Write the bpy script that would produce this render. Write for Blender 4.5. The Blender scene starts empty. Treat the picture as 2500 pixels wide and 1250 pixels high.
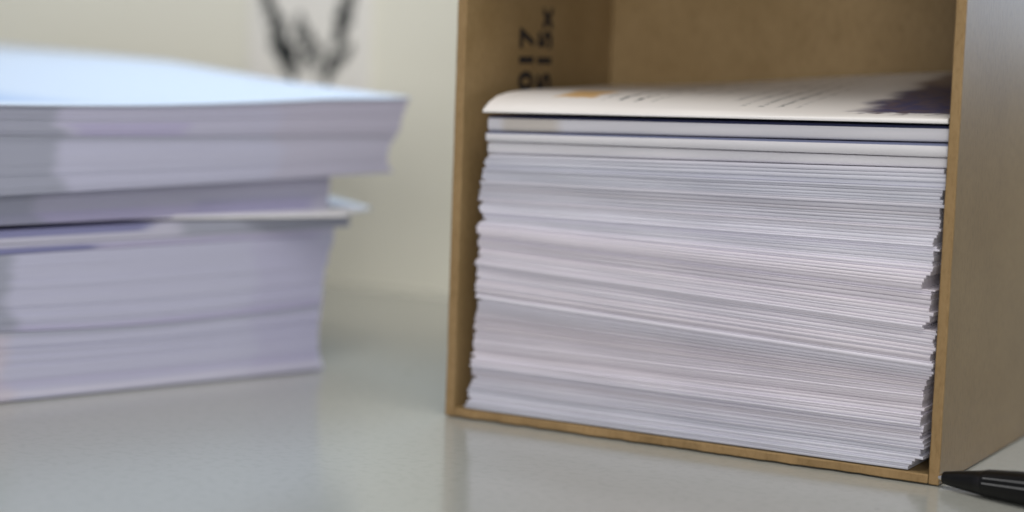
import bpy, bmesh, math, random
from mathutils import Vector, Matrix
random.seed(11)
scene = bpy.context.scene
COL = scene.collection

# ------------------------------------------------------------------ camera
MM = 0.001
H = 0.076                                  # eye height above the table
PITCH, ROLL = math.radians(6.45), math.radians(2.0)
FPX, CX, CY = 5000.0, 1250.0, 625.0        # focal length and centre in photo pixels
fwd = Vector((0, math.cos(PITCH), -math.sin(PITCH)))
up0 = Vector((0, math.sin(PITCH), math.cos(PITCH)))
rt0 = Vector((1, 0, 0))
rt = rt0 * math.cos(ROLL) + up0 * math.sin(ROLL)
up = up0 * math.cos(ROLL) - rt0 * math.sin(ROLL)
cam_d = bpy.data.cameras.new('camera')
cam = bpy.data.objects.new('camera', cam_d)
COL.objects.link(cam)
cam.matrix_world = Matrix(((rt.x, up.x, -fwd.x, 0), (rt.y, up.y, -fwd.y, 0), (rt.z, up.z, -fwd.z, H), (0, 0, 0, 1)))
cam_d.sensor_width = 36.0
cam_d.lens = 72.0
cam_d.clip_start = 0.01
cam_d.clip_end = 50
cam_d.dof.use_dof = True
cam_d.dof.focus_distance = 0.356
cam_d.dof.aperture_fstop = 8.0
scene.camera = cam

# ------------------------------------------------------------------ light
w = bpy.data.worlds.new('World')
scene.world = w
w.use_nodes = True
bg = w.node_tree.nodes['Background']
bg.inputs[0].default_value = (0.92, 0.95, 1.0, 1)
bg.inputs[1].default_value = 0.22

def area(name, loc, target, size, power, color):
    d = bpy.data.lights.new(name, 'AREA')
    d.shape = 'RECTANGLE'
    d.size, d.size_y = size
    d.energy = power
    d.color = color
    o = bpy.data.objects.new(name, d)
    COL.objects.link(o)
    o.location = loc
    o.rotation_euler = (Vector(target) - Vector(loc)).to_track_quat('-Z', 'Y').to_euler()
    return o
area('window_light', (-0.02, 1.10, 0.62), (-0.04, 0.48, 0.03), (0.6, 0.3), 7.0, (0.56, 0.77, 1.0))
area('room_light', (-0.10, -0.72, 0.25), (0.0, 0.45, 0.06), (0.5, 0.4), 5.6, (1.0, 0.97, 0.93))
area('overhead_fill', (0.16, 0.06, 0.85), (-0.04, 0.52, 0.0), (0.5, 0.4), 4.8, (1.0, 0.95, 0.87))  # lamp added overhead to brighten the wall and table
area('box_sheen_lamp', (0.30, 0.575, 0.125), (0.09, 0.37, 0.07), (0.16, 0.10), 0.20, (0.60, 0.76, 1.0))  # small lamp added to lay a bluish sheen on the box's right side
scene.view_settings.view_transform = 'Standard'
scene.view_settings.look = 'None'
scene.view_settings.exposure = 0.0
scene.view_settings.gamma = 1.0

# ------------------------------------------------------------------ helpers
CAM = Vector((0, 0, H))
def ray(px, py):
    return fwd + rt * ((px - CX) / FPX) + up * ((CY - py) / FPX)
def at(px, py, z=0.0):
    d = ray(px, py)
    return CAM + d * ((z - H) / d.z)
def on_plane(px, py, p, n):
    d = ray(px, py)
    return CAM + d * ((p - CAM).dot(n) / d.dot(n))
def lerp(a, b, t): return a + (b - a) * t
def smooth(t):
    t = min(1, max(0, t)); return t * t * (3 - 2 * t)

def obj(name, bm, m, parent=None, matrix=None, shade=True, bevel=0.0):
    me = bpy.data.meshes.new(name)
    bmesh.ops.recalc_face_normals(bm, faces=bm.faces)
    bm.to_mesh(me); bm.free()
    for mm in (m if isinstance(m, (list, tuple)) else [m]): me.materials.append(mm)
    o = bpy.data.objects.new(name, me)
    COL.objects.link(o)
    if matrix is not None: o.matrix_world = matrix
    if parent is not None: o.parent = parent
    if shade:
        for p in me.polygons: p.use_smooth = True
        me.set_sharp_from_angle(angle=math.radians(40))
    if bevel:
        b = o.modifiers.new('bevel', 'BEVEL'); b.width = bevel; b.segments = 2; b.limit_method = 'ANGLE'
    return o
def tag(o, label=None, cat=None, group=None, kind=None):
    for k, v in (('label', label), ('category', cat), ('group', group), ('kind', kind)):
        if v: o[k] = v
    return o
def empty(name, matrix):
    o = bpy.data.objects.new(name, None)
    o.empty_display_size = 0.01
    COL.objects.link(o); o.matrix_world = matrix
    return o
def add_box(bm, lo, hi, cuts=0):
    vs = [bm.verts.new((x, y, z)) for x in (lo[0], hi[0]) for y in (lo[1], hi[1]) for z in (lo[2], hi[2])]
    for f in ((0,1,3,2), (4,6,7,5), (0,4,5,1), (2,3,7,6), (0,2,6,4), (1,5,7,3)):
        bm.faces.new([vs[i] for i in f])

# ------------------------------------------------------------------ materials
def mat(name, color, rough=0.6, spec=0.5, metal=0.0):
    m = bpy.data.materials.new(name); m.use_nodes = True
    b = m.node_tree.nodes['Principled BSDF']
    b.inputs['Base Color'].default_value = (*color, 1)
    b.inputs['Roughness'].default_value = rough
    b.inputs['Specular IOR Level'].default_value = spec
    b.inputs['Metallic'].default_value = metal
    return m, m.node_tree, b
def nd(nt, t, **kw):
    n = nt.nodes.new(t)
    for k, v in kw.items(): setattr(n, k, v)
    return n
def mix_color(nt, fac, a, b, mode='MIX'):
    n = nd(nt, 'ShaderNodeMix', data_type='RGBA', blend_type=mode)
    for sock, v in ((n.inputs['Factor'], fac), (n.inputs['A'], a), (n.inputs['B'], b)):
        if isinstance(v, tuple): sock.default_value = (*v, 1)
        elif isinstance(v, (int, float)): sock.default_value = v
        else: nt.links.new(v, sock)
    return n.outputs['Result']
def math_n(nt, op, a, b=None, clamp=False):
    n = nd(nt, 'ShaderNodeMath', operation=op, use_clamp=clamp)
    for i, v in enumerate((a, b)):
        if v is None: continue
        if isinstance(v, (int, float)): n.inputs[i].default_value = v
        else: nt.links.new(v, n.inputs[i])
    return n.outputs[0]
def noise(nt, scale, detail=3, vec=None, rough=0.5):
    n = nd(nt, 'ShaderNodeTexNoise')
    n.inputs['Scale'].default_value = scale; n.inputs['Detail'].default_value = detail
    n.inputs['Roughness'].default_value = rough
    if vec is not None: nt.links.new(vec, n.inputs['Vector'])
    return n.outputs['Fac']
def ramp(nt, x, lo, hi):
    n = nd(nt, 'ShaderNodeMapRange', interpolation_type='SMOOTHSTEP')
    nt.links.new(x, n.inputs['Value'])
    n.inputs['From Min'].default_value = lo; n.inputs['From Max'].default_value = hi
    return n.outputs['Result']
def objcoord(nt, sc=None):
    c = nd(nt, 'ShaderNodeTexCoord').outputs['Object']
    if sc is None: return c
    mp = nd(nt, 'ShaderNodeMapping'); nt.links.new(c, mp.inputs['Vector']); mp.inputs['Scale'].default_value = sc
    return mp.outputs['Vector']
def bump(nt, b, h, strength, dist):
    n = nd(nt, 'ShaderNodeBump'); n.inputs['Strength'].default_value = strength; n.inputs['Distance'].default_value = dist
    nt.links.new(h, n.inputs['Height']); nt.links.new(n.outputs[0], b.inputs['Normal'])

# white leaflet paper, every leaflet a little different in tint
PAPER = (0.72, 0.70, 0.755)
def paper_base(nt):
    c = nd(nt, 'ShaderNodeObjectInfo')
    col = c.outputs['Color']
    n = noise(nt, 30, 3, objcoord(nt))
    return mix_color(nt, ramp(nt, n, 0.35, 0.7), col, mix_color(nt, 1.0, col, (0.94, 0.94, 0.96), 'MULTIPLY'))
M_paper, nt, b = mat('leaflet_paper', PAPER, 0.45, 0.4)
nt.links.new(paper_base(nt), b.inputs['Base Color'])

M_bluegrey, nt, b = mat('blue_grey_gap_shade', (0.16, 0.18, 0.30), 0.4, 0.4)  # shadow line between two leaflets, coloured onto the lower one's fold
M_navy, nt, b = mat('navy_print', (0.03, 0.035, 0.09), 0.4, 0.4)

# kraft cardboard
def kraft(name, dark, light, rough, spec):
    m, nt, b = mat(name, light, rough, spec)
    c = objcoord(nt)
    n1 = noise(nt, 55, 5, c, 0.6)
    n2 = noise(nt, 1500, 3, objcoord(nt, (1, 1, 0.35)), 0.7)
    base = mix_color(nt, ramp(nt, n1, 0.3, 0.7), dark, light)
    base = mix_color(nt, ramp(nt, n2, 0.4, 0.75), base, mix_color(nt, 1.0, base, (0.80, 0.78, 0.74), 'MULTIPLY'))
    nt.links.new(base, b.inputs['Base Color'])
    bump(nt, b, n2, 0.15, 0.0002)
    return m
M_kraft = kraft('kraft_board', (0.262, 0.178, 0.082), (0.305, 0.212, 0.105), 0.5, 0.35)
M_kraft_out = kraft('kraft_board_glossy', (0.235, 0.158, 0.07), (0.27, 0.185, 0.085), 0.42, 0.32)
M_edge = kraft('kraft_cut_edge', (0.272, 0.178, 0.084), (0.325, 0.218, 0.108), 0.75, 0.2)
M_ink, nt, b = mat('black_stamp_ink', (0.02, 0.018, 0.02), 0.6, 0.3)

# table laminate
M_table, nt, b = mat('table_laminate', (0.40, 0.40, 0.37), 0.17, 0.5)
n1 = noise(nt, 9, 4); n2 = noise(nt, 900, 3)
base = mix_color(nt, n1, (0.355, 0.365, 0.34), (0.395, 0.405, 0.378))
base = mix_color(nt, ramp(nt, n2, 0.45, 0.7), base, mix_color(nt, 1.0, base, (0.94, 0.94, 0.94), 'MULTIPLY'))
nt.links.new(base, b.inputs['Base Color'])
nt.links.new(math_n(nt, 'ADD', math_n(nt, 'MULTIPLY', noise(nt, 25, 4), 0.08), 0.11), b.inputs['Roughness'])
bump(nt, b, n2, 0.04, 0.0002)
sp = ramp(nt, noise(nt, 330, 2), .74, .79)
base = mix_color(nt, math_n(nt, 'MULTIPLY', sp, .5), base, (0.14, 0.13, 0.12))
nt.links.new(base, b.inputs['Base Color'])

M_wall, nt, b = mat('wall_paint', (0.60, 0.58, 0.50), 0.8, 0.2)
n1 = noise(nt, 6, 4); n2 = noise(nt, 700, 3)
nt.links.new(mix_color(nt, n1, (0.83, 0.825, 0.725), (0.86, 0.855, 0.76)), b.inputs['Base Color'])
bump(nt, b, n2, 0.15, 0.0004)

M_card, nt, b = mat('card_paper', (0.68, 0.67, 0.64), 0.6, 0.3)
nt.links.new(mix_color(nt, noise(nt, 40, 3), (0.87, 0.86, 0.82), (0.90, 0.89, 0.85)), b.inputs['Base Color'])
M_cardink, nt, b = mat('card_ink', (0.035, 0.045, 0.05), 0.7, 0.2)
M_cardink2, nt, b = mat('card_ink_thin', (0.12, 0.13, 0.13), 0.7, 0.2)

M_pen, nt, b = mat('black_plastic', (0.004, 0.004, 0.0045), 0.3, 0.3)
nt.links.new(math_n(nt, 'ADD', math_n(nt, 'MULTIPLY', noise(nt, 400, 2, objcoord(nt)), 0.15), 0.24), b.inputs['Roughness'])
M_metal, nt, b = mat('pen_metal', (0.75, 0.73, 0.70), 0.2, 0.5, 1.0)

# ------------------------------------------------------------------ setting: table and wall
OL = at(1086, 1016)            # box, front left foot
OR = at(2291, 1189)            # box, front right foot
W = (OR - OL).length
ux = (OR - OL).normalized()                   # along the box front
vy = Vector((-ux.y, ux.x, 0))                 # into the box
BOX = Matrix(((ux.x, vy.x, 0, OL.x), (ux.y, vy.y, 0, OL.y), (0, 0, 1, 0), (0, 0, 0, 1)))
BOXI = BOX.inverted()
wl, wr = at(800, 692), at(1090, 722)
wd = (wr - wl).normalized(); wn = Vector((-wd.y, wd.x, 0))
WALL = Matrix(((wd.x, wn.x, 0, wl.x), (wd.y, wn.y, 0, wl.y), (0, 0, 1, 0), (0, 0, 0, 1)))
WALLI = WALL.inverted()

bm = bmesh.new(); add_box(bm, (-0.7, -0.9, -0.03), (0.9, 0.6, 0))
tag(obj('table_top', bm, M_table, matrix=WALL), kind='structure')
bm = bmesh.new(); add_box(bm, (-0.7, 0.0, -0.005), (0.17, 0.012, 0.125))
tag(obj('wall', bm, M_wall, matrix=WALL, bevel=0.001), kind='structure')

# printed card on the wall
def wall_uv(px, py):
    p = WALLI @ on_plane(px, py, wl, wn)
    return p.x, p.z
c0 = wall_uv(608, 330); c1 = wall_uv(905, 330)
card = empty('printed_card', WALL @ Matrix.Translation((c0[0], -0.0004, c1[1])))
tag(card, 'pale card on the wall behind the left pile with dark feathery print', 'card')
cw = c1[0] - c0[0]; ch = cw * 1.45
bm = bmesh.new(); add_box(bm, (0, -0.0005, 0), (cw, 0, ch))
obj('sheet', bm, M_card, card)
def blot(bm, x, z, rx, rz, ang, n=14, jag=0.25):
    ca, sa = math.cos(ang), math.sin(ang)
    lo, hi = [], []
    for i in range(n):
        t = 2 * math.pi * i / n
        k = 1 + random.uniform(-jag, jag)
        p, q = math.cos(t) * rx * k, math.sin(t) * rz * k
        X, Z = x + p * ca - q * sa, z + p * sa + q * ca
        lo.append(bm.verts.new((X, -0.00052, Z))); hi.append(bm.verts.new((X, -0.00056, Z)))
    bm.faces.new(hi)
    for i in range(n): bm.faces.new((lo[i], lo[(i+1) % n], hi[(i+1) % n], hi[i]))
def cpx(px, py):
    a, z = wall_uv(px, py); return a - c0[0], z - c1[1]
def stroke(bm, pts, dens=3):
    for (x0, y0, w0), (x1, y1, w1) in zip(pts, pts[1:]):
        L = math.hypot(x1 - x0, y1 - y0); n = max(2, int(L / 7))
        for i in range(n):
            t = i / n
            for _ in range(dens):
                ww = lerp(w0, w1, t) * 1.35
                a, z = cpx(lerp(x0, x1, t) + random.uniform(-.5, .5) * ww, lerp(y0, y1, t) + random.uniform(-5, 5))
                ang = math.atan2(-(y1 - y0), x1 - x0)
                blot(bm, a, z, 0.0013 * random.uniform(.5, 1.5), 0.0005 * random.uniform(.6, 1.5), ang + random.uniform(-.25, .25), 8)
bm = bmesh.new()
stroke(bm, [(640, -60, 8), (655, -10, 12), (675, 40, 20), (686, 90, 15), (690, 130, 14)], 4)
stroke(bm, [(870, -60, 8), (855, -10, 12), (842, 40, 20), (836, 80, 16), (832, 105, 16)], 4)
stroke(bm, [(700, 150, 14), (720, 118, 14), (690, 110, 10)], 4)
stroke(bm, [(838, 76, 16), (833, 102, 18)], 8)
stroke(bm, [(700, 108, 18), (712, 128, 16), (700, 150, 14)], 5)
stroke(bm, [(834, 138, 14), (820, 155, 20), (802, 182, 14), (800, 200, 8)], 5)
stroke(bm, [(695, 130, 14), (702, 160, 12), (718, 180, 8), (722, 200, 6)], 4)
obj('ink_print', bm, M_cardink, card, shade=False)
bm = bmesh.new()
stroke(bm, [(648, -30, 26), (675, 40, 34), (692, 120, 36), (715, 175, 26)], 2)
stroke(bm, [(862, -30, 26), (842, 40, 34), (838, 120, 36), (800, 185, 36)], 2)
stroke(bm, [(735, 40, 6), (733, 75, 10), (722, 100, 8)], 2)
stroke(bm, [(760, 80, 8), (775, 108, 12), (762, 140, 16), (775, 155, 14)], 2)
stroke(bm, [(852, 120, 10), (850, 145, 8)], 2)
stroke(bm, [(715, 150, 14), (735, 160, 10)], 2)
stroke(bm, [(745, 60, 8), (752, 95, 12), (745, 130, 12), (755, 165, 12)], 2)
stroke(bm, [(790, 120, 8), (782, 150, 10), (770, 175, 10)], 2)
obj('ink_print', bm, M_cardink2, card, shade=False)

# ------------------------------------------------------------------ cardboard box
T = 0.0019
DEPTH = 0.0635
HT = 0.112
box = empty('cardboard_box', BOX)
tag(box, 'open fronted brown cardboard box standing on the table, filled with leaflets', 'box')
def panel(name, lo, hi, mats, pick, jit=0.00012, seg=26, axis=2):
    # board with a slightly uneven cut edge; pick(normal) chooses the material
    bm = bmesh.new(); add_box(bm, lo, hi)
    es = [e for e in bm.edges if abs((e.verts[0].co - e.verts[1].co)[axis]) > 1e-6]
    bmesh.ops.subdivide_edges(bm, edges=es, cuts=seg, use_grid_fill=True)
    for v in bm.verts:
        if v.co.y < lo[1] + 1e-6: v.co.y += random.uniform(-jit, jit)
    bmesh.ops.recalc_face_normals(bm, faces=bm.faces)
    for f in bm.faces: f.material_index = pick(f.normal)
    return obj(name, bm, mats, box, bevel=0.00022)
KM = [M_kraft, M_kraft_out, M_edge]
lean = 0
left = panel('side_panel', (0, 0, .0002), (T, DEPTH, HT), KM, lambda n: 2 if n.y < -.7 else 0)
left['label'] = 'left side panel with black numbers stamped inside'
right = panel('side_panel', (W - T, 0, .0002), (W, DEPTH, HT), KM, lambda n: 2 if n.y < -.7 else (1 if n.x > .7 else 0))
right['label'] = 'right side panel with sheen on its outer face'
panel('bottom_panel', (T + .00004, 0.0001, 0.0003), (W - T - .00004, DEPTH, T), KM, lambda n: 2 if n.y < -.7 else 0, 0.0004, 60, 0)
panel('back_panel', (T + .00005, DEPTH - T, T + .00005), (W - T - .00005, DEPTH, HT), KM, lambda n: 0)
panel('top_panel', (0, 0, HT + .00005), (W, DEPTH, HT + T), KM, lambda n: 2 if n.y < -.7 else 0)

# stamped numbers on the inside of the left panel, reading upwards
def text_part(body, size, px, py, name):
    p = BOXI @ on_plane(px, py, BOX @ Vector((T, 0, 0)), ux)       # left foot of the text on the panel
    cu = bpy.data.curves.new('stamp', 'FONT'); cu.body = body; cu.size = size; cu.extrude = 0.00002
    cu.offset = 0.0003; cu.space_character = 1.08
    tmp = bpy.data.objects.new('stamp_tmp', cu)
    COL.objects.link(tmp)
    dg = bpy.context.evaluated_depsgraph_get()
    me = bpy.data.meshes.new_from_object(tmp.evaluated_get(dg))
    bpy.data.objects.remove(tmp); bpy.data.curves.remove(cu)
    # text x -> box z (upwards), text y -> box -v (towards the opening), text z -> box u
    M = Matrix(((0, 0, 1, T + 0.00006), (0, -1, 0, p.y), (1, 0, 0, p.z), (0, 0, 0, 1)))
    me.transform(M)
    me.materials.append(M_ink)
    o = bpy.data.objects.new(name, me); COL.objects.link(o); o.parent = left
    return o
text_part('2017', 0.0079, 1296, 274, 'stamped_number')
text_part('2515x', 0.0079, 1339, 274, 'stamped_number')

# ------------------------------------------------------------------ leaflets in the box
V0 = 0.0013
PF, NF = BOX @ Vector((0, V0, 0)), vy
def front_uz(px, py):
    p = BOXI @ on_plane(px, py, PF, NF); return p.x, p.z
XL, XR = 1175, 2285
CTRL = [(376, 412, 0), (518, 603, 23), (576, 710, 14), (648, 808, 13), (729, 897, 13), (849, 980, 14), (896, 1045, 9), (1012, 1173, 18)]
uL = front_uz(XL, 700)[0]; uR = front_uz(XR, 700)[0]
def ctrl_z(yl, yr):
    return front_uz(XL, yl)[1], front_uz(XR, yr)[1]
def zline(zl, zr, u):
    return lerp(zl, zr, (u - uL) / (uR - uL))

def leaflet(zb, zt, u0, u1, v0, v1, arch=None, name='leaflet', mats=None, slots=None, seg=10, zcap=None):
    """one folded leaflet, rounded fold at the front; zb, zt: functions of u"""
    bm = bmesh.new(); rows = []
    uvl = bm.loops.layers.uv.new('UVMap')
    cz = zb((u0 + u1) / 2)
    org = Vector((u0, v0, cz))
    vs_top = [0.0, 0.03, 0.08, 0.15, 0.25, 0.4, 0.6, 0.8, 1.0] if arch else [0.5, 1.0]
    for i in range(seg + 1):
        s = i / seg; u = lerp(u0, u1, s)
        b_, t_ = zb(u), zt(u); h = (t_ - b_); r = h / 2
        wob = 0.00012 * math.sin(u * 190 + cz * 900)
        sec = []
        for k in range(7):
            a = -math.pi / 2 + math.pi * k / 6
            sec.append((v0 + wob + r - r * math.cos(a) * (0.7 if r > .0005 else 0.6) , b_ + r + r * math.copysign(abs(math.sin(a)) ** .6, math.sin(a))))
        for q in vs_top:
            v = lerp(v0 + r + .0003, v1, q)
            sec.append((v, t_ + (arch(s, v - v0) if arch else 0)))
        n = len(sec)
        thick = h * 0.5 if arch else h
        for q in reversed(vs_top):
            v = lerp(v0 + r + .0003, v1, q)
            sec.append((v, (t_ + arch(s, v - v0) - 0.0003) if (arch and v - v0 > .002) else b_))
        rows.append([bm.verts.new((u - org.x, v - org.y, z - org.z)) for v, z in sec])
    m = len(rows[0])
    ntop = len(vs_top)
    for i in range(seg):
        for k in range(m):
            kk = (k + 1) % m
            f = bm.faces.new((rows[i][k], rows[i][kk], rows[i+1][kk], rows[i+1][k]))
            if slots and 4 <= k < 6 + ntop: f.material_index = slots
            for l in f.loops:
                l[uvl].uv = (l.vert.co.x / (u1 - u0), l.vert.co.y / (v1 - v0))
    bm.faces.new(rows[0]); bm.faces.new(rows[-1][::-1])
    return obj(name, bm, mats or M_paper, matrix=BOX @ Matrix.Translation(org))

OFF = (0, .0003, .0008, .0010, .0004, .0006, .0006, .0008)
GROUP = 'leaflets stacked in the box'
VB = DEPTH - T - 0.0012
def ends(tf):
    """left and right end of a leaflet at height fraction tf (0 bottom, 1 top)"""
    a = lerp(0.0042, 0.0063, tf); b = W - T - lerp(0.0013, 0.0008, tf)
    return a, b
idx = 0
total = sum(c[2] for c in CTRL)
# end position, tone and hue wander from leaflet to leaflet
walk0 = walk1 = hue = 0.0
tone = .61
for g in range(1, len(CTRL)):
    (yl0, yr0, _), (yl1, yr1, n) = CTRL[g-1], CTRL[g]
    zt0 = ctrl_z(yl0, yr0); zt1 = ctrl_z(yl1, yr1)
    if g == len(CTRL) - 1: zt1 = (T + .0002, T + .0002)
    ws = [random.uniform(.5, 1.6) for _ in range(n)]
    tot = sum(ws); acc = 0
    for i in range(n):
        f0, f1 = acc / tot, (acc + ws[i]) / tot; acc += ws[i]
        top = (lerp(zt0[0], zt1[0], f0), lerp(zt0[1], zt1[1], f0))
        bot = (lerp(zt0[0], zt1[0], f1), lerp(zt0[1], zt1[1], f1))
        gp = random.uniform(.005, .05)
        top = tuple(lerp(a, b_, gp) for a, b_ in zip(top, bot))
        tf = 1 - idx / total
        e0, e1 = ends(tf)
        saw = (i / max(1, n - 1))
        k = random.random()
        walk0 = max(-.0006, min(.0006, walk0 + random.uniform(-.0003, .0003)))
        walk1 = max(-.0009, min(.0006, walk1 + random.uniform(-.0005, .0005)))
        e0 += walk0 + random.uniform(-.00018, .00018) + (0.0007 if idx % 9 == 0 else 0)
        e1 += walk1 + random.uniform(-.0002, .0002) - (0.0016 * smooth((saw - .55) / .45) if g in (2, 3, 7) else 0) + (0.0006 if k > .9 else 0)
        e1 = min(e1, W - T - .0003)
        v0 = V0 + random.uniform(-.00022, .00022) + OFF[g] * (1 - smooth(saw * 0.9)) - .0003 - .0006 * (1 - tf)
        o = leaflet(lambda u, c=bot: zline(c[0], c[1], u), lambda u, c=top: zline(c[0], c[1], u), e0, e1, v0, VB - random.uniform(0, .001))
        tag(o, 'thin white folded leaflet lying in the packed stack inside the brown cardboard box', 'leaflet', GROUP)
        tone = max(.53, min(.74, tone + random.uniform(-.045, .045) + (.625 - tone) * .12))
        tn = tone + random.uniform(-.05, .05)
        hue = max(-.02, min(.025, hue + random.uniform(-.012, .012)))
        o.color = (tn * .995 + hue, tn * .975, tn * 1.105 - hue * .5, 1)
        idx += 1

# three thicker leaflets near the top of the stack
def thick(yt, yb, label, mats=None, slots=None, dv=0.0, de=0.0, arch=None):
    zt = ctrl_z(*yt); zb = ctrl_z(*yb)
    e0, e1 = ends(1.0)
    o = leaflet(lambda u: zline(zb[0], zb[1], u), lambda u: zline(zt[0], zt[1], u), e0 + de, e1 + .0005 + de * .3, V0 + dv, VB, arch=arch, mats=mats, slots=slots, seg=24)
    o.color = (.68, .67, .71, 1)
    return tag(o, label, 'leaflet')
thick((346, 386), (375, 411), 'light grey leaflet at the top of the thin ones, third below the printed one', dv=.0007)
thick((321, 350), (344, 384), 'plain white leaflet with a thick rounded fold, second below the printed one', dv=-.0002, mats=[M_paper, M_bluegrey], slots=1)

# leaflet with navy print just below the top one
M_second, nt, b = mat('second_leaflet', PAPER, 0.45, 0.4)
uv = nd(nt, 'ShaderNodeUVMap').outputs[0]
sx = nd(nt, 'ShaderNodeSeparateXYZ'); nt.links.new(uv, sx.inputs[0])
oc = math_n(nt, 'MULTIPLY', ramp(nt, sx.outputs[0], .02, .05), math_n(nt, 'SUBTRACT', 1.0, ramp(nt, sx.outputs[0], .15, .19)))
nt.links.new(mix_color(nt, math_n(nt, 'MULTIPLY', oc, .55), (0.66, 0.65, 0.71), (0.50, 0.43, 0.33)), b.inputs['Base Color'])
thick((281, 307), (320, 347), 'leaflet with navy top and faint ochre patch on its fold, under the topmost leaflet', mats=[M_second, M_navy], slots=1, dv=.0002)

# top leaflet, its upper flap springing up towards the back
M_top, nt, b = mat('printed_top_leaflet', PAPER, 0.42, 0.45)
uv = nd(nt, 'ShaderNodeUVMap').outputs[0]
sx = nd(nt, 'ShaderNodeSeparateXYZ'); nt.links.new(uv, sx.inputs[0])
U, V = sx.outputs[0], sx.outputs[1]
n1 = noise(nt, 9, 4, uv); n2 = noise(nt, 34, 4, uv)
base = (0.87, 0.85, 0.85)
def rect(u0, u1, v0, v1, soft=.012, wob=.05):
    uu = math_n(nt, 'ADD', U, math_n(nt, 'MULTIPLY', math_n(nt, 'SUBTRACT', n1, .5), wob))
    vv = math_n(nt, 'ADD', V, math_n(nt, 'MULTIPLY', math_n(nt, 'SUBTRACT', n2, .5), wob * 1.5))
    a = math_n(nt, 'MULTIPLY', ramp(nt, uu, u0 - soft, u0 + soft), math_n(nt, 'SUBTRACT', 1.0, ramp(nt, uu, u1 - soft, u1 + soft)))
    c = math_n(nt, 'MULTIPLY', ramp(nt, vv, v0 - soft, v0 + soft), math_n(nt, 'SUBTRACT', 1.0, ramp(nt, vv, v1 - soft, v1 + soft)))
    return math_n(nt, 'MULTIPLY', a, c)
col = mix_color(nt, math_n(nt, 'MULTIPLY', rect(.135, .225, .10, .30), .8), base, (0.72, 0.40, 0.08))
# lines of small type
wv = math_n(nt, 'FRACT', math_n(nt, 'MULTIPLY', U, 26.0))
ln = math_n(nt, 'MULTIPLY', ramp(nt, wv, .3, .45), math_n(nt, 'SUBTRACT', 1.0, ramp(nt, wv, .6, .75)))
brk = ramp(nt, noise(nt, 60, 2, uv), .42, .55)
for (a0, a1, b0, b1, st) in ((.255, .365, .08, .9, 1.0), (.40, .45, .30, .95, .5), (.49, .55, .2, .95, .6), (.555, .67, .10, .95, .75)):
    k = math_n(nt, 'MULTIPLY', math_n(nt, 'MULTIPLY', rect(a0, a1, b0, b1), ln), math_n(nt, 'MULTIPLY', brk, st))
    col = mix_color(nt, k, col, (0.16, 0.18, 0.20))
photo = mix_color(nt, ramp(nt, n2, .38, .62), (0.045, 0.055, 0.17), (0.12, 0.095, 0.14))
photo = mix_color(nt, ramp(nt, V, .55, .75), photo, (0.28, 0.225, 0.23))
col = mix_color(nt, rect(.80, 1.2, .075, 1.0, .03, .10), col, photo)
nt.links.new(col, b.inputs['Base Color'])
def arch(s, d):
    d = max(0, d)
    l = 0.0036 * (1 - math.exp(-d / 0.0042)) + 0.010 * d
    r = 0.0075 * (d / 0.058) ** 0.95
    return lerp(l, r, smooth(s * 1.1))
thick((268, 289), (273, 301), 'printed leaflet on top of the boxed stack with orange spot and dark blue picture', mats=M_top, dv=-.0007, de=-.0004, arch=arch)

# ------------------------------------------------------------------ pile of paper bundles on the left
PR, PL = at(781, 905), at(0, 986)
pa = (PL - PR).normalized()                    # along the pile front, to the left
pb = Vector((pa.y, -pa.x, 0))
if pb.y < 0: pb = -pb
PILE = Matrix(((pa.x, pb.x, 0, PR.x), (pa.y, pb.y, 0, PR.y), (0, 0, 1, 0), (0, 0, 0, 1)))
PILEI = PILE.inverted()
def pile_az(px, py):
    p = PILEI @ on_plane(px, py, PR, pb); return p.x, p.z
A_END, B_LEN = 0.100, 0.200

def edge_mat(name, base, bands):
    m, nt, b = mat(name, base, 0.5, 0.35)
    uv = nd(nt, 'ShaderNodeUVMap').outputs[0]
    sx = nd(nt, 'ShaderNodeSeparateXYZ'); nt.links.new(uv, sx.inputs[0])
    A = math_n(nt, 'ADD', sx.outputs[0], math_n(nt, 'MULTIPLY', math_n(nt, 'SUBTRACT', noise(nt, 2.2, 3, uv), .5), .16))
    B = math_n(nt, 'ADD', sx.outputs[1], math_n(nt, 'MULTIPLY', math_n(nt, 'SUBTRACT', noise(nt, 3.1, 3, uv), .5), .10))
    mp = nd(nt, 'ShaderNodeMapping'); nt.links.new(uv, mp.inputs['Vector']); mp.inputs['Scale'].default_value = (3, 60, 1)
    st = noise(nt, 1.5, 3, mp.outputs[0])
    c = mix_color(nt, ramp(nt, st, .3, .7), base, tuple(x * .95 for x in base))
    for (a0, a1, y0, y1, colr, s) in bands:      # edge tints, some ink; those at seams and right ends paint in shade
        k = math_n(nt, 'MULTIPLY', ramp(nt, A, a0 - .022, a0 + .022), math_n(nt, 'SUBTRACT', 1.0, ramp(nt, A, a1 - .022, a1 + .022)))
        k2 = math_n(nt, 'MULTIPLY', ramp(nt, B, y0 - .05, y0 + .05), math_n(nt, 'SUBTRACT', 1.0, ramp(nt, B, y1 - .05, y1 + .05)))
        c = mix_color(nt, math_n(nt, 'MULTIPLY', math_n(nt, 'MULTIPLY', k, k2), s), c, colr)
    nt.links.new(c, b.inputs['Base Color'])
    return m

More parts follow.
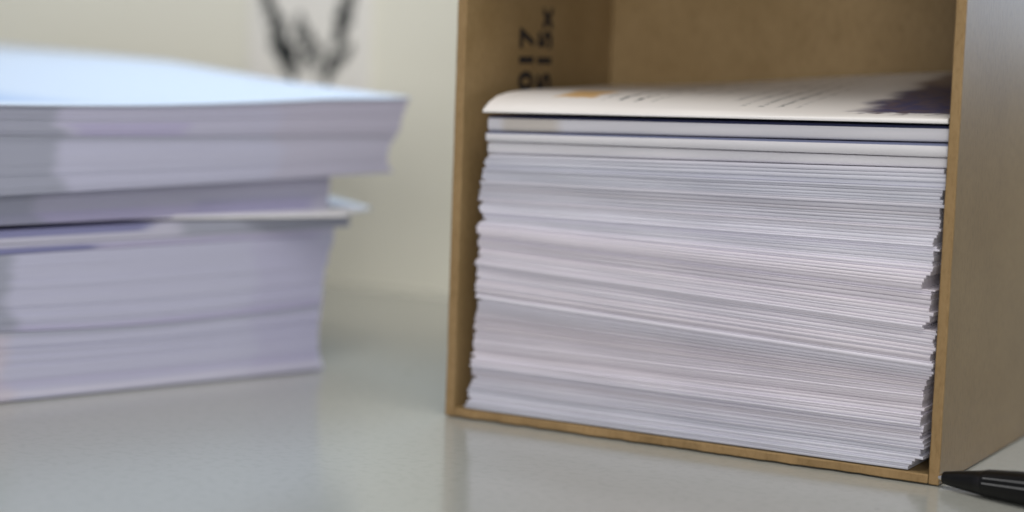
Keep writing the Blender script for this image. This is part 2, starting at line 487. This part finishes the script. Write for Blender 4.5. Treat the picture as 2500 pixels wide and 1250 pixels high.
def bundle(name, label, zr, zl, aR, n, base, bands=(), fo=0.0, cover=None, bow=(0, 0), rot=0.0, yb=0.0, end=A_END, rise=(0, 0)):
    """paper bundle: zr/zl = (bottom, top) at the right end and at a = 75 mm; aR(f) = right end"""
    root = empty(name, PILE @ Matrix.Translation((0, yb, 0)) @ Matrix.Rotation(rot, 4, 'Z'))
    bm = bmesh.new(); uvl = bm.loops.layers.uv.new('UVMap')
    N = 16
    zz = lambda a, f: lerp(lerp(zr[0], zl[0], a / .075), lerp(zr[1], zl[1], a / .075), f)
    def sheet(f0, f1):
        a0 = aR((f0 + f1) / 2) + random.uniform(-.0002, .0002)
        jf = random.uniform(-.00014, .00014) + fo
        rows = []
        for i in range(N + 1):
            s = i / N; a = lerp(a0, end, s)
            bw = math.sin(math.pi * min(1, max(0, a / .08)))
            rows.append([bm.verts.new((a, y, zz(a, f) + bw * lerp(bow[0], bow[1], f) + lerp(rise[0], rise[1], f) * smooth(y / .15))) for y, f in ((jf, f0), (jf, f1), (.05, f1), (.10, f1), (B_LEN, f1), (B_LEN, f0), (.10, f0), (.05, f0))])
        for i in range(N):
            for k in range(8):
                kk = (k + 1) % 8
                fc = bm.faces.new((rows[i][k], rows[i][kk], rows[i+1][kk], rows[i+1][k]))
                for l in fc.loops:
                    r_ = rows[i] if l.vert in rows[i] else rows[i+1]
                    l[uvl].uv = (l.vert.co.x * 10, (f0, f1, f1, f1, f1, f0, f0, f0)[r_.index(l.vert)])
        bm.faces.new(rows[0]); bm.faces.new(rows[-1][::-1])
    for i in range(n):
        sheet(i / n, (i + .96) / n)
    m = edge_mat(name + '_edges', base, bands)
    o = obj('sheets', bm, m, root, shade=False)
    o['kind'] = 'stuff'
    if cover:
        bm = bmesh.new(); cuv = bm.loops.layers.uv.new('UVMap')
        g = []
        for i in range(N + 1):
            a = lerp(aR(1.0) - .0002, end, i / N)
            bw = bow[1] * math.sin(math.pi * min(1, max(0, a / .08)))
            g.append([bm.verts.new((a, y, zz(a, 1.0) + bw + .00006 + h_ + rise[1] * smooth(y / .15))) for h_ in (0, .0003) for y in (fo - .0003, .05, .10, B_LEN)])
        for i in range(N):
            for k in range(3):
                for q in (0, 4):
                    fc = bm.faces.new((g[i][q+k], g[i][q+k+1], g[i+1][q+k+1], g[i+1][q+k]))
                    for l in fc.loops: l[cuv].uv = (l.vert.co.x * 10, l.vert.co.y * 10)
            bm.faces.new((g[i][0], g[i][4], g[i+1][4], g[i+1][0])); bm.faces.new((g[i][3], g[i][7], g[i+1][7], g[i+1][3]))
        for r_ in (g[0], g[-1]): 
            for k in range(3): bm.faces.new((r_[k], r_[k+1], r_[k+5], r_[k+4]))
        obj('cover_sheet', bm, cover, root)
    return tag(root, label, 'paper bundle')

def zs(pr, pl):        # heights from a right and a left point of the front face
    ar, z_r = pile_az(*pr); al, z_l = pile_az(*pl)
    sl = (z_l - z_r) / (al - ar)
    return z_r - sl * ar, z_r + sl * (.075 - ar)
def pair(lo, hi):
    (r0, l0), (r1, l1) = lo, hi
    return (r0, r1), (l0, l1)
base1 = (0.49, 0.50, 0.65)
GREY = (0.30, 0.32, 0.40); DARK_BLUE = (0.16, 0.17, 0.36); VIO = (0.40, 0.37, 0.58)

L0 = (0.00025, 0.00025)
L1 = zs((778, 742), (0, 808))
L2 = zs((800, 572), (0, 622))
L3 = zs((800, 556), (0, 596))
L4 = zs((800, 524), (0, 566))
L5 = zs((818, 430), (0, 478))
L6 = zs((900, 330), (0, 330))
L7 = zs((985, 240), (0, 256))
G = .00015
def dn(l): return (l[0] - G, l[1] - G)
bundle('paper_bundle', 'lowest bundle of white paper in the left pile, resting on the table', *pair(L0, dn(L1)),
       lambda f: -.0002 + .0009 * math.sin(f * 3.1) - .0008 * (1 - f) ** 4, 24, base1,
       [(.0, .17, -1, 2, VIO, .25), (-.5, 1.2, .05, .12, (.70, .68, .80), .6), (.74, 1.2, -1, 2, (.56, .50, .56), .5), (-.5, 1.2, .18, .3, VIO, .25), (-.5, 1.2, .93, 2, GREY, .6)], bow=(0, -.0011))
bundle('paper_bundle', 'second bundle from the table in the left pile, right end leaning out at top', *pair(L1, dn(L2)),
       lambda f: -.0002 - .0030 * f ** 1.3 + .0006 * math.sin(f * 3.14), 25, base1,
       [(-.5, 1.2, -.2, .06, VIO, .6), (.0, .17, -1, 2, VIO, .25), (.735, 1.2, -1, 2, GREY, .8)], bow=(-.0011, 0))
bundle('paper_bundle', 'very thin bundle with dark blue left edge just above the two thick base bundles', *pair(L2, dn(L3)),
       lambda f: -.0028, 4, (.50, .50, .64), [(.55, 1.2, -1, .6, DARK_BLUE, .85), (.0, .55, -1, .6, VIO, .6)])
bundle('paper_bundle', 'thin bundle in the left pile whose blue end juts out past its neighbours', *pair(L3, dn(L4)),
       lambda f: -.0070, 5, (.50, .50, .62), [(.0, .2, -1, .5, GREY, .6), (.42, 1.2, .5, 2, DARK_BLUE, .8), (-.5, .35, -1, 2, GREY, .8)])
M_white, nt, b = mat('white_sheet', (0.78, 0.78, 0.82), 0.45, 0.4)
bm = bmesh.new()
pt = [PILEI @ at(px, py, L4[0] + .0003) for px, py in ((842, 527), (906, 511), (818, 486))]
pts = [(p.x, p.y) for p in pt] + [(.012, .12), (A_END, .12), (A_END, .020)]
lo = [bm.verts.new((x, y, 0)) for x, y in pts]; hi = [bm.verts.new((x, y, .0006)) for x, y in pts]
bm.faces.new(lo); bm.faces.new(hi[::-1])
for i in range(6): bm.faces.new((lo[i], lo[(i+1) % 6], hi[(i+1) % 6], hi[i]))
so = obj('loose_sheet', bm, M_white, matrix=PILE @ Matrix.Translation((0, 0, L4[0] + .0001)))
tag(so, 'loose white sheet whose bright corner sticks out of the left pile', 'sheet')
L4b = (L4[0] + .0008, L4[1] + .0008)
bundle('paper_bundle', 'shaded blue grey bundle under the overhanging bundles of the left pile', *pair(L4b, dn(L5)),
       lambda f: -.0036 - .0006 * f, 14, (.42, .42, .54), yb=.0035, bands=[(.0, 1.2, -1, .35, VIO, .5), (.66, 1.2, -1, 2, GREY, .7), (.0, .3, -1, .5, DARK_BLUE, .2)])  # base colour darkened for the shade under the overhang
bundle('paper_bundle', 'thick overhanging bundle second from the top of the left pile, grey at its left end', *pair(L5, dn(L6)),
       lambda f: -.0185 + .0022 * math.sin(f * 3.1) - .0008 * f, 18, base1,
       [(.63, 1.2, -1, 2, GREY, .75), (-.5, 1.2, .92, 2, GREY, .5), (-.5, .12, -1, 2, (.46, .43, .52), .4)], rise=(0, .001), bow=(0, -.0002))
M_cover, nt, b = mat('cover_print', (0.8, 0.82, 0.88), 0.4, 0.5)
uv = nd(nt, 'ShaderNodeUVMap').outputs[0]
sx = nd(nt, 'ShaderNodeSeparateXYZ'); nt.links.new(uv, sx.inputs[0])
nn = noise(nt, 3, 3, uv)
k = math_n(nt, 'MULTIPLY', ramp(nt, math_n(nt, 'ADD', sx.outputs[0], math_n(nt, 'MULTIPLY', nn, .3)), .62, .85), ramp(nt, sx.outputs[1], .06, .12))
k = math_n(nt, 'MULTIPLY', k, math_n(nt, 'SUBTRACT', 1.0, ramp(nt, sx.outputs[1], .25, .5)))
nt.links.new(mix_color(nt, math_n(nt, 'MULTIPLY', k, .8), (0.53, 0.585, 0.70), (0.24, 0.36, 0.62)), b.inputs['Base Color'])
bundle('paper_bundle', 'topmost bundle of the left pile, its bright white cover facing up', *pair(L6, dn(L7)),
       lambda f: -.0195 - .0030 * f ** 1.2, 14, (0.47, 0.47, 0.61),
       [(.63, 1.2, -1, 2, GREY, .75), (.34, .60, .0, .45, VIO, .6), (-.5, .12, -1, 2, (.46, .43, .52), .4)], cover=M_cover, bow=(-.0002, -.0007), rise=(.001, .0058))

# ------------------------------------------------------------------ pen beside the box
def lathe(bm, prof, n=28):
    rings = []
    for x, r in prof:
        rings.append([bm.verts.new((x, r * math.cos(2 * math.pi * i / n), r * math.sin(2 * math.pi * i / n))) for i in range(n)])
    for a, c in zip(rings, rings[1:]):
        for i in range(n): bm.faces.new((a[i], a[(i+1) % n], c[(i+1) % n], c[i]))
    bm.faces.new(rings[0][::-1]); bm.faces.new(rings[-1])
R = 0.0027
tip = at(2290, 1164, 0.0016)
far = at(2500, 1194, R)
d = (far - tip); d.z = 0; ang = math.atan2(d.y, d.x)
tilt = -math.atan2(R - 0.0016, 0.016)
PEN = Matrix.Translation(tip) @ Matrix.Rotation(ang, 4, 'Z') @ Matrix.Rotation(tilt, 4, 'Y')
pen = empty('pen', PEN)
tag(pen, 'black ballpoint pen lying on the table with its tip at the foot of the box', 'pen')
bm = bmesh.new(); lathe(bm, [(0.0012, .0006), (.0014, .0011), (.004, .0015), (.008, .0020), (.0094, .0022), (.0096, .0023)])
obj('cone', bm, M_pen, pen)
bm = bmesh.new(); lathe(bm, [(.00965, .0023), (.0100, .0024), (.016, .0028), (.060, .0038), (.110, .0038), (.125, .0034), (.128, .003)])
obj('barrel', bm, M_pen, pen)
bm = bmesh.new(); lathe(bm, [(-.0009, .00025), (-.0007, .00045), (.0, .00055), (.0013, .0008)], 16)
obj('tip', bm, M_metal, pen)
for q0 in (98, 118):
    bm = bmesh.new(); n = 12; prev = None
    for k in range(n + 1):
        x = .0104 + .1 * k / n
        rr = lerp(.00245, .0028, (x - .0104) / .0056) if x < .016 else lerp(.0028, .0038, min(1, (x - .016) / .044))
        ring = []
        for q in (0, 2, 4):
            a = math.radians(q0 + q)
            for r2 in (rr - .0001, rr + .00012):
                ring.append(bm.verts.new((x, -r2 * math.sin(a), -r2 * math.cos(a))))
        if prev:
            for a_, b_ in ((0, 1), (1, 3), (3, 5), (5, 4), (4, 2), (2, 0)):
                bm.faces.new((prev[a_], prev[b_], ring[b_], ring[a_]))
        prev = ring
    obj('metal_line', bm, M_metal, pen)
